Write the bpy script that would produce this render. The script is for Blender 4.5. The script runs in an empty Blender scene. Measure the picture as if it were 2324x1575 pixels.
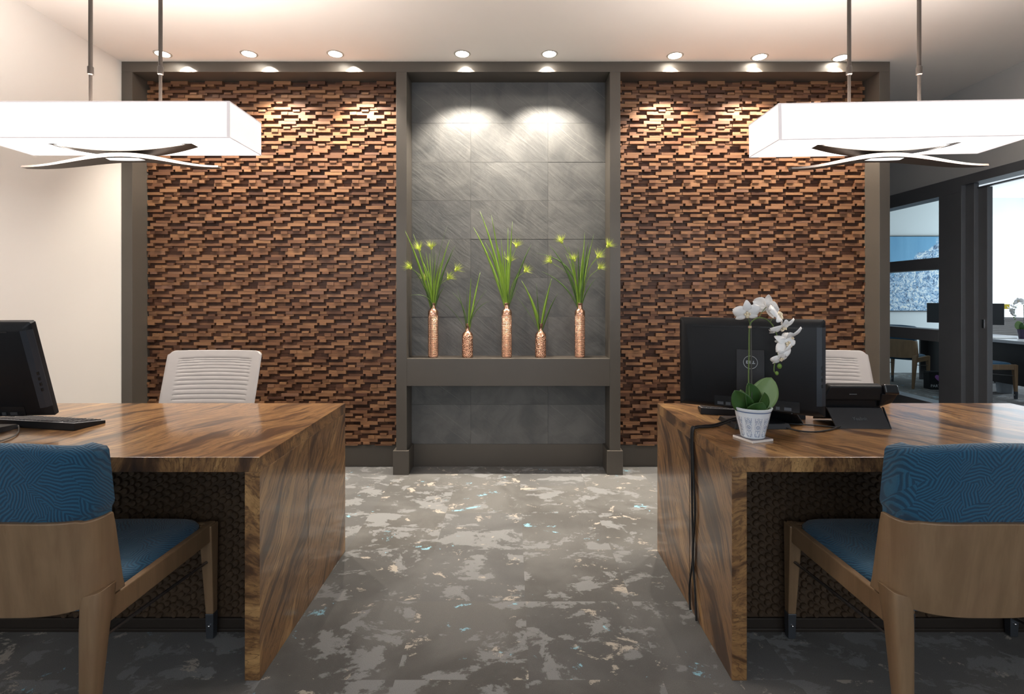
import bpy, math, random
from mathutils import Vector, Matrix
R = math.radians
random.seed(11)
S = bpy.context.scene
COL = S.collection
F, CX, CY, EYE = 1175.0, 1162.0, 676.0, 1.30      # focal length (px), principal point, eye height

def P(px, py, Y):
    return Vector(((px - CX) * Y / F, Y, EYE - (py - CY) * Y / F))

# ------------------------------------------------------------------ node helpers
class NT:
    def __init__(s, name):
        s.m = bpy.data.materials.new(name); s.m.use_nodes = True
        s.t = s.m.node_tree; s.b = s.t.nodes['Principled BSDF']; s.out = s.t.nodes['Material Output']
    def n(s, typ, **kw):
        nd = s.t.nodes.new(typ)
        for k, v in kw.items(): setattr(nd, k, v)
        return nd
    def put(s, sock, v):
        if hasattr(v, 'is_output') or isinstance(v, bpy.types.NodeSocket): s.t.links.new(v, sock)
        else:
            if sock.type == 'RGBA' and len(v) == 3: v = (*v, 1)
            sock.default_value = v
    def math(s, op, a, b=0.0, c=None, clamp=False):
        nd = s.n('ShaderNodeMath', operation=op, use_clamp=clamp)
        s.put(nd.inputs[0], a); s.put(nd.inputs[1], b)
        if c is not None: s.put(nd.inputs[2], c)
        return nd.outputs[0]
    def vm(s, op, a, b=(0, 0, 0)):
        nd = s.n('ShaderNodeVectorMath', operation=op)
        s.put(nd.inputs[0], a); s.put(nd.inputs[1], b)
        return nd.outputs['Value'] if op in ('DOT_PRODUCT', 'LENGTH', 'DISTANCE') else nd.outputs[0]
    def scale(s, v, k):
        nd = s.n('ShaderNodeVectorMath', operation='SCALE'); s.put(nd.inputs[0], v); s.put(nd.inputs['Scale'], k)
        return nd.outputs[0]
    def xyz(s, v):
        nd = s.n('ShaderNodeSeparateXYZ'); s.put(nd.inputs[0], v); return nd.outputs
    def comb(s, x, y, z):
        nd = s.n('ShaderNodeCombineXYZ'); s.put(nd.inputs[0], x); s.put(nd.inputs[1], y); s.put(nd.inputs[2], z)
        return nd.outputs[0]
    def obj(s): return s.n('ShaderNodeTexCoord').outputs['Object']
    def noise(s, v, scale, detail=3.0, rough=0.5, dist=0.0, color=False):
        nd = s.n('ShaderNodeTexNoise'); s.put(nd.inputs['Vector'], v)
        nd.inputs['Scale'].default_value = scale; nd.inputs['Detail'].default_value = detail
        nd.inputs['Roughness'].default_value = rough; nd.inputs['Distortion'].default_value = dist
        return nd.outputs['Color'] if color else nd.outputs['Fac']
    def voro(s, v, scale, feature='F1', rnd=1.0, out='Distance'):
        nd = s.n('ShaderNodeTexVoronoi', feature=feature); s.put(nd.inputs['Vector'], v)
        nd.inputs['Scale'].default_value = scale; nd.inputs['Randomness'].default_value = rnd
        return nd.outputs[out]
    def ramp(s, f, stops, interp='LINEAR'):
        nd = s.n('ShaderNodeValToRGB'); nd.color_ramp.interpolation = interp
        s.put(nd.inputs[0], f); e = nd.color_ramp.elements
        while len(e) < len(stops): e.new(0.5)
        for el, (p, c) in zip(e, stops):
            el.position = p; el.color = (*c, 1) if len(c) == 3 else c
        return nd.outputs[0]
    def mix(s, f, a, b, blend='MIX'):
        nd = s.n('ShaderNodeMix', data_type='RGBA', blend_type=blend)
        s.put(nd.inputs['Factor'], f); s.put(nd.inputs[6], a); s.put(nd.inputs[7], b)
        return nd.outputs[2]
    def maprange(s, v, a, b, c=0.0, d=1.0, smooth=True):
        nd = s.n('ShaderNodeMapRange'); nd.interpolation_type = 'SMOOTHSTEP' if smooth else 'LINEAR'
        s.put(nd.inputs[0], v)
        for i, x in enumerate((a, b, c, d)): nd.inputs[i + 1].default_value = x
        return nd.outputs[0]
    def bump(s, h, strength, dist=0.01):
        nd = s.n('ShaderNodeBump'); nd.inputs['Strength'].default_value = strength
        nd.inputs['Distance'].default_value = dist; s.put(nd.inputs['Height'], h)
        s.t.links.new(nd.outputs[0], s.b.inputs['Normal'])
    def set(s, **kw):
        names = dict(color='Base Color', rough='Roughness', metal='Metallic', spec='Specular IOR Level', coat='Coat Weight',
                     coatr='Coat Roughness', emit='Emission Color', es='Emission Strength', sub='Subsurface Weight', sheen='Sheen Weight', alpha='Alpha')
        for k, v in kw.items(): s.put(s.b.inputs[names[k]], v)
        return s

def flat(name, c, rough=0.5, metal=0.0, var=0.06, scale=30.0, spec=0.5, bump=0.0, **kw):
    n = NT(name); o = n.obj()
    f = n.noise(o, scale, 3)
    lo = tuple(max(0, x * (1 - var)) for x in c); hi = tuple(min(1, x * (1 + var)) for x in c)
    n.set(color=n.mix(f, lo, hi), rough=rough, metal=metal, spec=spec, **kw)
    if bump: n.bump(n.noise(o, scale * 8, 2), bump, 0.002)
    return n.m

def emission(name, c, strength):
    n = NT(name); n.set(color=c, emit=c, es=strength, rough=0.6); return n.m

M = {}
M['ceiling'] = flat('ceiling paint', (.88, .845, .81), .9, var=.02, scale=4)
M['wall_white'] = flat('white wall paint', (.78, .76, .73), .85, var=.02, scale=3)
M['wall_grey'] = flat('grey right wall', (.52, .525, .52), .85, var=.02, scale=3)  # one even grey, darker than the left wall's colour
M['office_white'] = flat('office wall paint', (.72, .75, .76), .85, var=.02, scale=3)
M['trim'] = flat('taupe grey trim paint', (.076, .067, .057), .42, var=.05, scale=6, bump=.04)
M['door_frame'] = flat('charcoal aluminium', (.12, .125, .135), .42, metal=.0, var=.08, scale=10)
M['black'] = flat('black plastic', (.006, .007, .009), .48, var=.15, scale=60, bump=.05, spec=.3)
M['black_gloss'] = flat('glossy black plastic', (.008, .009, .011), .22, var=.1, scale=60)
M['dark_grey'] = flat('dark grey plastic', (.018, .019, .023), .42, var=.1, scale=60)
M['key'] = flat('keycap plastic', (.06, .06, .065), .4, var=.2, scale=90)
M['port'] = flat('blue grey plastic', (.022, .028, .038), .4)
M['seam'] = flat('veneer seam', (.03, .016, .009), .6)
M['kb_plate'] = flat('grey keyboard plate', (.20, .20, .21), .4)
M['logo'] = flat('silver print', (.42, .45, .48), .4, metal=.3)
M['phone_logo'] = flat('grey print', (.10, .11, .12), .5)
M['chrome'] = flat('brushed steel', (.62, .63, .65), .22, metal=1)
M['ferrule'] = flat('dull steel ferrule', (.10, .11, .125), .4, metal=.7)
M['rod'] = flat('dark steel rod', (.18, .17, .17), .3, metal=.9)
M['blade'] = flat('brushed bronze blade', (.115, .093, .080), .45, metal=.3, var=.1, scale=25)
M['bronze'] = flat('dark bronze metal', (.042, .034, .029), .42, metal=.25, var=.12, scale=25)
M['cable'] = flat('black cable rubber', (.012, .012, .013), .45)
M['cable_grey'] = flat('grey cable', (.14, .13, .12), .5)
M['shade'] = emission('lit white linen shade', (1.0, .93, .905), .70)
M['shade_piping'] = emission('lit shade piping', (.62, .57, .57), .60)
M['diffuser'] = emission('lit acrylic diffuser', (1.0, .97, .95), 2.2)
M['lens'] = emission('lit lens', (1.0, .96, .90), 1.3)
M['bulb'] = emission('halogen bulb', (1.0, .90, .76), 60)
M['ring'] = flat('downlight ring', (.55, .52, .48), .5, metal=.3)
M['chair_white'] = flat('light grey plastic', (.38, .36, .35), .5, var=.03, scale=20)
M['seat_grey'] = flat('grey seat fabric', (.18, .18, .19), .85, bump=.2, scale=80)
M['bark'] = flat('potting bark', (.16, .13, .04), .9, var=.6, scale=120, bump=.6)
M['bamboo'] = flat('dark support stick', (.05, .05, .04), .4)
M['stem'] = flat('orchid stem', (.10, .16, .035), .5, var=.25)
M['bud'] = flat('green bud', (.13, .24, .035), .4, var=.3)
M['petal'] = flat('white petal', (.88, .87, .86), .55, var=.03, scale=60)
M['lip'] = flat('cream orchid lip', (.85, .72, .52), .5, var=.2, scale=120)
M['tie'] = flat('cream tie', (.5, .38, .25), .7)
M['ceramic'] = flat('white ceramic', (.80, .82, .84), .15)
M['coaster'] = flat('coaster edge', (.75, .70, .66), .5)
M['coaster_top'] = flat('coaster print', (.22, .19, .20), .35, var=.7, scale=60)
M['yellow'] = flat('yellow paper', (.9, .68, .06), .7)
M['bin'] = flat('pale blue bin', (.42, .47, .52), .5)
M['purple'] = flat('purple print', (.22, .08, .28), .6)
M['teal'] = flat('teal print', (.04, .28, .30), .6)
M['bag_white'] = flat('white print', (.55, .58, .62), .6)
M['office_desk'] = flat('dark office desk laminate', (.035, .034, .036), .4)
M['office_top'] = flat('pale desk top', (.55, .56, .58), .3)
M['paper'] = flat('white paper', (.75, .75, .74), .7)
M['purple_pot'] = flat('dark pot glaze', (.03, .015, .05), .25)

def mat_carpet():
    n = NT('patterned carpet tiles'); o = n.obj()
    t = n.vm('DIVIDE', n.vm('SUBTRACT', o, (.057, 1.762, 0)), (.4555, .4555, 1))
    cell = n.vm('FLOOR', t)
    wn = n.n('ShaderNodeTexWhiteNoise', noise_dimensions='3D'); n.put(wn.inputs[0], cell)
    p = n.vm('ADD', o, n.scale(wn.outputs['Color'], 40.0))
    p = n.vm('MULTIPLY', p, (1.0, 1.35, 1.0))
    big = n.noise(p, 5.2, 8, .66, .3)
    mid = n.noise(n.vm('ADD', p, (17, 5, 3)), 6.5, 9, .72, .4)
    blu = n.noise(n.vm('ADD', p, (7, 31, 13)), 4.6, 9, .74, .35)
    drk = n.noise(n.vm('ADD', o, (3, 3, 3)), 1.8, 4, .55, .3)
    grain = n.noise(o, 420, 2, .7)
    base = n.mix(n.maprange(drk, .40, .60), (.098, .095, .089), (.158, .156, .150))
    base = n.mix(n.maprange(wn.outputs['Value'], 0, 1, 0, .5), base, (.130, .134, .140))
    c = n.mix(n.maprange(big, .535, .575), base, (.232, .238, .240))
    c = n.mix(n.maprange(mid, .60, .64), c, (.44, .40, .345))
    c = n.mix(n.maprange(blu, .63, .66), c, (.28, .55, .68))
    c = n.mix(n.maprange(grain, .3, .7, .35, 0), c, (.03, .028, .025))
    n.set(color=c, rough=.95, spec=.15, sheen=.1)
    n.bump(grain, .5, .004)
    return n.m
M['carpet'] = mat_carpet()

def mat_desk(name, d, side):
    """d: grain direction lying in the face; side: True for upright panels"""
    n = NT(name); o = n.obj()
    d = Vector(d).normalized(); w_ = Vector((1, 0, 0)) if side else Vector((0, 0, 1)); u = w_.cross(d).normalized()
    w = n.vm('SUBTRACT', n.noise(o, 1.7, 2, .5, 0, True), (.5, .5, .5))
    p = n.vm('ADD', o, n.scale(w, .34))
    w2 = n.vm('SUBTRACT', n.noise(o, 6.0, 2, .5, 0, True), (.5, .5, .5))
    p = n.vm('ADD', p, n.scale(w2, .045))
    q = n.comb(n.math('MULTIPLY', n.vm('DOT_PRODUCT', p, d), .11), n.vm('DOT_PRODUCT', p, u), n.math('MULTIPLY', n.vm('DOT_PRODUCT', p, w_), .35))
    a = n.noise(q, 9.0, 4, .55, .08)
    b = n.noise(q, 38.0, 5, .6, .1)
    f = n.math('ADD', n.math('MULTIPLY', a, .66), n.math('MULTIPLY', b, .34))
    c = n.ramp(f, [(.34, (.036, .017, .008)), (.43, (.085, .040, .016)), (.465, (.20, .102, .040)), (.505, (.30, .160, .060)), (.54, (.135, .066, .026)),
                   (.575, (.35, .195, .075)), (.66, (.47, .275, .110))])
    vein = n.math('ABSOLUTE', n.math('SINE', n.math('MULTIPLY', a, 74.0)))
    c = n.mix(n.maprange(vein, .0, .24, .60, 0), c, (.045, .022, .011))
    fine = n.noise(q, 160, 3, .6)
    c = n.mix(n.maprange(fine, .38, .62, .20, 0), c, (.05, .025, .012))
    n.set(color=c, rough=.36, spec=.4, coat=.75, coatr=.12)
    n.bump(b, .04, .003)
    return n.m
M['desk_l'] = mat_desk('figured walnut veneer left top', (.34, .94, 0), False)
M['desk_r'] = mat_desk('figured walnut veneer right top', (-.36, .93, 0), False)
M['desk_l_side'] = mat_desk('figured walnut veneer left panel', (0, .70, .71), True)
M['desk_r_side'] = mat_desk('figured walnut veneer right panel', (0, .66, .75), True)

def mat_block():
    n = NT('walnut mosaic blocks'); o = n.obj()
    at = n.n('ShaderNodeAttribute', attribute_name='tone'); t = at.outputs['Fac']
    p = n.vm('ADD', o, n.comb(n.math('MULTIPLY', t, 37.0), 0, n.math('MULTIPLY', t, 11.0)))
    g = n.noise(n.vm('MULTIPLY', p, (6, 40, 130)), 1.0, 4, .6, .3)
    c = n.ramp(t, [(0, (.042, .018, .011)), (.3, (.090, .040, .023)), (.55, (.182, .086, .044)), (.8, (.280, .144, .070)), (1, (.205, .108, .070))])
    c = n.mix(n.maprange(g, .3, .7, .45, 0), c, (.055, .022, .012))
    n.set(color=c, rough=.48, spec=.35)
    n.bump(g, .12, .002)
    return n.m
M['block'] = mat_block()
M['block_back'] = flat('dark cladding backing', (.035, .018, .012), .7)

def mat_slate():
    n = NT('dark slate tile'); o = n.obj()
    at = n.n('ShaderNodeAttribute', attribute_name='tone'); t = at.outputs['Fac']
    o2 = n.vm('ADD', o, n.comb(n.math('MULTIPLY', t, 23.0), 0, n.math('MULTIPLY', t, 7.0)))
    x, y, z = n.xyz(o2)
    a = n.math('SUBTRACT', n.math('MULTIPLY', x, .78), n.math('MULTIPLY', z, .62))
    b = n.math('ADD', n.math('MULTIPLY', x, .62), n.math('MULTIPLY', z, .78))
    w = n.noise(o2, 3, 3)
    b2 = n.math('ADD', b, n.math('MULTIPLY', w, .05))
    q = n.comb(n.math('MULTIPLY', a, 2.2), 0, n.math('MULTIPLY', b2, 20.0))
    st = n.noise(q, 1.0, 5, .62, .4)
    cl = n.noise(o2, 4.5, 6, .6, .6)
    st2 = n.noise(n.comb(n.math('MULTIPLY', a, 1.2), 3, n.math('MULTIPLY', b2, 95.0)), 1.0, 2)
    c = n.mix(n.maprange(cl, .3, .7), (.084, .086, .086), (.140, .140, .136))
    c = n.mix(n.maprange(st2, .60, .72, 0, .35), c, (.26, .25, .235))
    c = n.mix(n.math('MULTIPLY', t, .3), c, (.075, .08, .088))
    h = n.math('ADD', n.math('MULTIPLY', st, .75), n.math('MULTIPLY', cl, .9))
    n.set(color=c, rough=.62, spec=.35)
    n.bump(h, .42, .011)
    return n.m
M['slate'] = mat_slate()

def mat_fabric():
    n = NT('blue maze weave fabric'); o = n.obj()
    w = n.vm('SUBTRACT', n.noise(o, 9, 2, .5, 0, True), (.5, .5, .5))
    p = n.vm('ADD', o, n.scale(w, .035))
    x, y, z = n.xyz(p); v = n.math('ADD', z, n.math('MULTIPLY', y, .8))
    q = n.comb(x, v, 0)
    vd = n.n('ShaderNodeTexVoronoi', feature='F1', voronoi_dimensions='2D'); vd.inputs['Scale'].default_value = 19.0; n.put(vd.inputs['Vector'], q)
    cr = n.n('ShaderNodeSeparateColor'); n.t.links.new(vd.outputs['Color'], cr.inputs[0])
    th_ = n.math('MULTIPLY', n.math('FLOOR', n.math('MULTIPLY', cr.outputs[0], 8.0)), math.pi / 4)
    lin = n.math('ADD', n.math('MULTIPLY', x, n.math('COSINE', th_)), n.math('MULTIPLY', v, n.math('SINE', th_)))
    loc = n.vm('SUBTRACT', q, vd.outputs['Position']); lx, ly, lz = n.xyz(loc)
    tri = n.math('ADD', lin, n.math('MULTIPLY', n.math('ABSOLUTE', n.math('SUBTRACT', n.math('MULTIPLY', lx, n.math('SINE', th_)), n.math('MULTIPLY', ly, n.math('COSINE', th_)))), n.math('SUBTRACT', n.math('MULTIPLY', cr.outputs[1], 1.6), .4)))
    s = n.math('SINE', n.math('MULTIPLY', tri, 690.0))
    f = n.maprange(s, -.35, .45)
    th = n.noise(o, 500, 2)
    c = n.mix(f, (.004, .040, .086), (.010, .088, .165))
    c = n.mix(n.maprange(th, .35, .7, .22, 0), c, (.008, .03, .06))
    n.set(color=c, rough=.75, spec=.3, sheen=.25)
    n.bump(n.math('ADD', s, n.math('MULTIPLY', th, .6)), .28, .002)
    return n.m
M['fabric'] = mat_fabric()

def mat_maple():
    n = NT('honey maple'); o = n.obj()
    x, y, z = n.xyz(o)
    q = n.comb(n.math('MULTIPLY', x, 22), n.math('MULTIPLY', y, 22), n.math('MULTIPLY', z, 1.6))
    g = n.noise(q, 1.0, 4, .6, .2); g2 = n.noise(n.scale(q, 4.0), 1.0, 2)
    blot = n.noise(o, 9, 3)
    c = n.mix(n.maprange(g, .3, .7), (.180, .112, .060), (.245, .158, .088))
    c = n.mix(n.maprange(g2, .55, .75, 0, .22), c, (.14, .075, .033))
    c = n.mix(n.maprange(blot, .45, .7, 0, .28), c, (.190, .105, .060))
    n.set(color=c, rough=.36, spec=.45, coat=.12, coatr=.2)
    n.bump(g2, .03, .001)
    return n.m
M['maple'] = mat_maple()

M['pebble'] = flat('hammered bronze relief', (.060, .038, .022), .5, metal=.15, var=.6, scale=26, spec=.35)
M['panel_base'] = flat('dark bronze base rail', (.030, .023, .018), .45, metal=.2)

def mat_copper(kind):
    n = NT('copper glaze ' + kind); o = n.obj(); x, y, z = n.xyz(o)
    if kind == 'woven':
        ang = n.math('ARCTAN2', y, x)
        h = n.math('ADD', n.math('SINE', n.math('MULTIPLY', ang, 30.0)), n.math('SINE', n.math('MULTIPLY', z, 900.0)))
        h = n.math('MULTIPLY', h, n.maprange(z, .30, .33, 1, 0))
        h = n.math('ADD', h, n.math('MULTIPLY', n.noise(o, 60, 3), 1.2))
        n.bump(h, .55, .003)
    else:
        d = n.voro(o, 130.0)
        d = n.math('MULTIPLY', d, n.maprange(z, .155, .175, 1, 0))
        n.bump(d, 1.0, .006)
    n.set(color=n.mix(n.noise(o, 40, 3), (.58, .31, .20), (.74, .47, .35)), rough=.24, metal=1.0)
    return n.m
M['copper_woven'] = mat_copper('woven'); M['copper_pebbled'] = mat_copper('pebbled')

def mat_leaf(name, a, b):
    n = NT(name); o = n.obj()
    f = n.noise(n.vm('MULTIPLY', o, (40, 40, 4)), 1.0, 3)
    n.set(color=n.mix(f, a, b), rough=.42, spec=.4)
    return n.m
M['grass'] = mat_leaf('green grass blade', (.085, .17, .022), (.26, .42, .045))
M['grass_dark'] = mat_leaf('dark grass blade', (.035, .075, .020), (.09, .16, .035))
M['tuft'] = mat_leaf('lime seed tuft', (.45, .60, .06), (.60, .62, .16))
M['tuft_pink'] = mat_leaf('straw pink bristles', (.42, .40, .12), (.50, .34, .20))
M['leaf'] = mat_leaf('orchid leaf', (.020, .065, .014), (.045, .115, .022))
M['leaf_pale'] = mat_leaf('pale orchid leaf', (.13, .22, .075), (.20, .29, .11))

def mat_pot():
    n = NT('blue and white ceramic print'); o = n.obj(); x, y, z = n.xyz(o)
    u = n.math('FRACT', n.math('ADD', n.math('MULTIPLY', n.math('ARCTAN2', y, x), 10 / (2 * math.pi)), 20.35))
    a = n.math('ABSOLUTE', n.math('SUBTRACT', u, .5))           # mirrored across each panel, 0..0.5
    v = n.math('DIVIDE', z, .115)
    vv = n.math('MULTIPLY', n.math('SUBTRACT', v, .40), 3.1)
    r = n.math('SQRT', n.math('ADD', n.math('MULTIPLY', a, a), n.math('MULTIPLY', n.math('MULTIPLY', vv, vv), 1.0)))
    rings = n.maprange(n.math('SINE', n.math('MULTIPLY', r, 46.0)), -.1, .3)
    med = n.math('MULTIPLY', rings, n.maprange(r, .26, .30, 1, 0))
    s1 = n.math('SINE', n.math('ADD', n.math('MULTIPLY', a, 30.0), n.math('MULTIPLY', n.math('SINE', n.math('MULTIPLY', v, 42.0)), 2.2)))
    s2 = n.math('SINE', n.math('ADD', n.math('MULTIPLY', v, 66.0), n.math('MULTIPLY', n.math('SINE', n.math('MULTIPLY', a, 20.0)), 1.6)))
    fol = n.maprange(n.math('MULTIPLY', s1, s2), .05, .35)
    mask = n.math('MULTIPLY', n.maprange(a, .34, .37, 1, 0), n.math('MULTIPLY', n.maprange(v, .06, .08), n.maprange(v, .70, .74, 1, 0)))
    fol = n.math('MULTIPLY', n.math('MULTIPLY', fol, mask), n.maprange(r, .29, .33))
    band = n.math('MULTIPLY', n.maprange(v, .865, .875), n.maprange(v, .905, .915, 1, 0))
    ink = n.math('MAXIMUM', n.math('MAXIMUM', med, fol), band)
    n.set(color=n.mix(n.math('MULTIPLY', ink, .85), (.70, .77, .84), (.03, .11, .29)), rough=.16, spec=.6)
    return n.m
M['pot'] = mat_pot()

def mat_art():
    n = NT('abstract blue splatter painting'); o = n.obj(); x, y, z = n.xyz(o)
    w = n.vm('SUBTRACT', n.noise(o, 4, 3, .6, 0, True), (.5, .5, .5))
    p = n.vm('ADD', o, n.scale(w, .5))
    streak = n.noise(n.vm('MULTIPLY', o, (9, 1, 1.2)), 1.0, 3)
    sky = n.mix(streak, (.10, .30, .52), (.20, .46, .68))
    m = n.math('ADD', n.math('SUBTRACT', n.math('MULTIPLY', x, .55), n.math('MULTIPLY', z, .95)), n.math('MULTIPLY', n.noise(o, 3, 4), .9))
    mass = n.maprange(m, .02, .10)
    v = n.voro(p, 15, 'DISTANCE_TO_EDGE'); sp = n.noise(p, 12, 8, .72, .5)
    spl = n.ramp(sp, [(.38, (.03, .06, .12)), (.47, (.10, .26, .48)), (.52, (.35, .52, .70)), (.58, (.85, .86, .84)), (.66, (.66, .58, .46)), (.72, (.20, .42, .62))])
    spl = n.mix(n.maprange(v, .02, .06, .7, 0), spl, (.82, .85, .86))
    n.set(color=n.mix(mass, sky, spl), rough=.6)
    return n.m
M['art'] = mat_art()

def mat_glass():
    n = NT('clear partition glass')
    lw = n.n('ShaderNodeLayerWeight'); fr = n.n('ShaderNodeMath', operation='MULTIPLY_ADD')
    n.t.links.new(n.math('POWER', lw.outputs['Facing'], 5.0), fr.inputs[0]); fr.inputs[1].default_value = .5; fr.inputs[2].default_value = .03
    tr = n.n('ShaderNodeBsdfTransparent'); tr.inputs[0].default_value = (.93, .97, .97, 1)
    gl = n.n('ShaderNodeBsdfGlossy'); gl.inputs['Roughness'].default_value = .01
    mx = n.n('ShaderNodeMixShader')
    n.t.links.new(fr.outputs[0], mx.inputs[0]); n.t.links.new(tr.outputs[0], mx.inputs[1]); n.t.links.new(gl.outputs[0], mx.inputs[2])
    n.t.links.new(mx.outputs[0], n.out.inputs[0])
    return n.m
M['glass'] = mat_glass()

# ------------------------------------------------------------------ mesh helpers
class MB:
    def __init__(s): s.v = []; s.f = []; s.tone = []
    def add(s, vs, fs, tone=0.5):
        o = len(s.v); s.v += [tuple(x) for x in vs]
        for f in fs: s.f.append(tuple(o + i for i in f)); s.tone.append(tone)
        return s
    def box(s, x0, x1, y0, y1, z0, z1, tone=.5):
        return s.add([(x0, y0, z0), (x1, y0, z0), (x1, y1, z0), (x0, y1, z0), (x0, y0, z1), (x1, y0, z1), (x1, y1, z1), (x0, y1, z1)],
                     [(0, 3, 2, 1), (4, 5, 6, 7), (0, 1, 5, 4), (1, 2, 6, 5), (2, 3, 7, 6), (3, 0, 4, 7)], tone)
    def hexa(s, lo, hi):            # two quads, bottom and top, same winding (counter-clockwise from above)
        return s.add(list(lo) + list(hi), [(0, 3, 2, 1), (4, 5, 6, 7), (0, 1, 5, 4), (1, 2, 6, 5), (2, 3, 7, 6), (3, 0, 4, 7)])
    def loft(s, loops, cap=True, closed=True):
        n = len(loops[0]); vs = [p for l in loops for p in l]; fs = []
        for i in range(len(loops) - 1):
            for j in range(n if closed else n - 1):
                k = (j + 1) % n
                fs.append((i * n + j, i * n + k, (i + 1) * n + k, (i + 1) * n + j))
        if cap:
            fs.append(tuple(range(n - 1, -1, -1))); m = (len(loops) - 1) * n; fs.append(tuple(range(m, m + n)))
        return s.add(vs, fs)
    def lathe(s, prof, seg=32, c=(0, 0, 0), sy=1.0, cap=True):
        loops = [[(c[0] + r * math.cos(2 * math.pi * k / seg), c[1] + sy * r * math.sin(2 * math.pi * k / seg), c[2] + z) for k in range(seg)] for r, z in prof]
        return s.loft(loops, cap)
    def tube(s, pts, r, seg=8):
        pts = [Vector(p) for p in pts]; n = len(pts)
        rs = r if isinstance(r, (list, tuple)) else [r] * n
        t0 = (pts[1] - pts[0]).normalized()
        a = t0.orthogonal().normalized(); loops = []
        for i in range(n):
            t = (pts[min(i + 1, n - 1)] - pts[max(i - 1, 0)]).normalized()
            a = (a - t * a.dot(t)).normalized(); b = t.cross(a)
            loops.append([pts[i] + (a * math.cos(2 * math.pi * k / seg) + b * math.sin(2 * math.pi * k / seg)) * rs[i] for k in range(seg)])
        return s.loft(loops)
    def prism(s, poly, axis, a, b):  # poly in the two other axes, extruded along axis from a to b
        def mk(p, q): return {'x': (q, p[0], p[1]), 'y': (p[0], q, p[1]), 'z': (p[0], p[1], q)}[axis]
        return s.loft([[mk(p, a) for p in poly], [mk(p, b) for p in poly]])
    def sphere(s, c, r, seg=14, rings=8, sc=(1, 1, 1)):
        loops = []
        for i in range(rings + 1):
            th = math.pi * (i + .02) / (rings + .04)
            loops.append([(c[0] + sc[0] * r * math.sin(th) * math.cos(2 * math.pi * k / seg), c[1] + sc[1] * r * math.sin(th) * math.sin(2 * math.pi * k / seg), c[2] - sc[2] * r * math.cos(th)) for k in range(seg)])
        return s.loft(loops)
    def grid(s, rows):               # rows of points -> open sheet
        n = len(rows[0]); fs = []
        for i in range(len(rows) - 1):
            for j in range(n - 1): fs.append((i * n + j, i * n + j + 1, (i + 1) * n + j + 1, (i + 1) * n + j))
        return s.add([p for r in rows for p in r], fs)
    def build(s, name, mat, parent=None, smooth=None, bevel=0.0, seg=2, tone=False, mx=None, solid=0.0):
        me = bpy.data.meshes.new(name)
        vs = s.v if mx is None else [tuple(mx @ Vector(p)) for p in s.v]
        me.from_pydata(vs, [], s.f); me.update()
        if tone:
            at = me.attributes.new('tone', 'FLOAT', 'FACE'); at.data.foreach_set('value', s.tone)
        import bmesh
        bm = bmesh.new(); bm.from_mesh(me)
        if not tone: bmesh.ops.recalc_face_normals(bm, faces=bm.faces)
        bm.to_mesh(me); bm.free()
        if smooth is not None:
            for p in me.polygons: p.use_smooth = True
            me.set_sharp_from_angle(angle=R(smooth))
        me.materials.append(M[mat] if isinstance(mat, str) else mat)
        o = bpy.data.objects.new(name, me); COL.objects.link(o)
        if parent is not None: o.parent = parent
        if solid:
            md = o.modifiers.new('thickness', 'SOLIDIFY'); md.thickness = solid; md.offset = 0
        if bevel:
            md = o.modifiers.new('bevel', 'BEVEL'); md.width = bevel; md.segments = seg; md.limit_method = 'ANGLE'; md.angle_limit = R(30)
        return o

def tag(o, label=None, cat=None, group=None, kind=None):
    if label: o['label'] = label
    if cat: o['category'] = cat
    if group: o['group'] = group
    if kind: o['kind'] = kind
    return o
def thing(name, label, cat, loc=(0, 0, 0), rz=0.0, group=None):
    o = bpy.data.objects.new(name, None); o.empty_display_size = .1; COL.objects.link(o)
    o.location = loc; o.rotation_euler = (0, 0, rz)
    return tag(o, label, cat, group)
def struct(o): return tag(o, kind='structure')
def copy_tree(o, parent=None):
    c = o.copy(); COL.objects.link(c); c.parent = parent
    for ch in list(o.children):
        copy_tree(ch, c)
    return c
def text_mesh(txt, size, name, mat, parent, mx, depth=.0006, offset=0.0):
    cu = bpy.data.curves.new(name, 'FONT'); cu.body = txt; cu.size = size; cu.align_x = 'CENTER'; cu.align_y = 'CENTER'
    cu.extrude = depth; cu.offset = offset
    tmp = bpy.data.objects.new(name + '_tmp', cu); COL.objects.link(tmp)
    bpy.context.view_layer.update()
    me = bpy.data.meshes.new_from_object(tmp.evaluated_get(bpy.context.evaluated_depsgraph_get()))
    bpy.data.objects.remove(tmp); bpy.data.curves.remove(cu)
    me.name = name; me.transform(mx); me.materials.clear(); me.materials.append(M[mat])
    o = bpy.data.objects.new(name, me); COL.objects.link(o); o.parent = parent
    return o
def smooth_path(pts, k=6):
    pts = [Vector(p) for p in pts]; out = []
    for i in range(len(pts) - 1):
        p0 = pts[max(i - 1, 0)]; p1 = pts[i]; p2 = pts[i + 1]; p3 = pts[min(i + 2, len(pts) - 1)]
        for j in range(k):
            t = j / k
            out.append(.5 * (2 * p1 + (p2 - p0) * t + (2 * p0 - 5 * p1 + 4 * p2 - p3) * t * t + (3 * p1 - p0 - 3 * p2 + p3) * t ** 3))
    out.append(pts[-1]); return out

# ------------------------------------------------------------------ camera
cam = bpy.data.cameras.new('camera'); co = bpy.data.objects.new('camera', cam); COL.objects.link(co)
co.location = (0, 0, EYE); co.rotation_euler = (R(90), 0, 0)
cam.sensor_width = 36; cam.sensor_fit = 'HORIZONTAL'; cam.lens = 36 * F / 2324; cam.shift_y = -(787.5 - CY) / 2324
cam.clip_start = .05; S.camera = co

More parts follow.
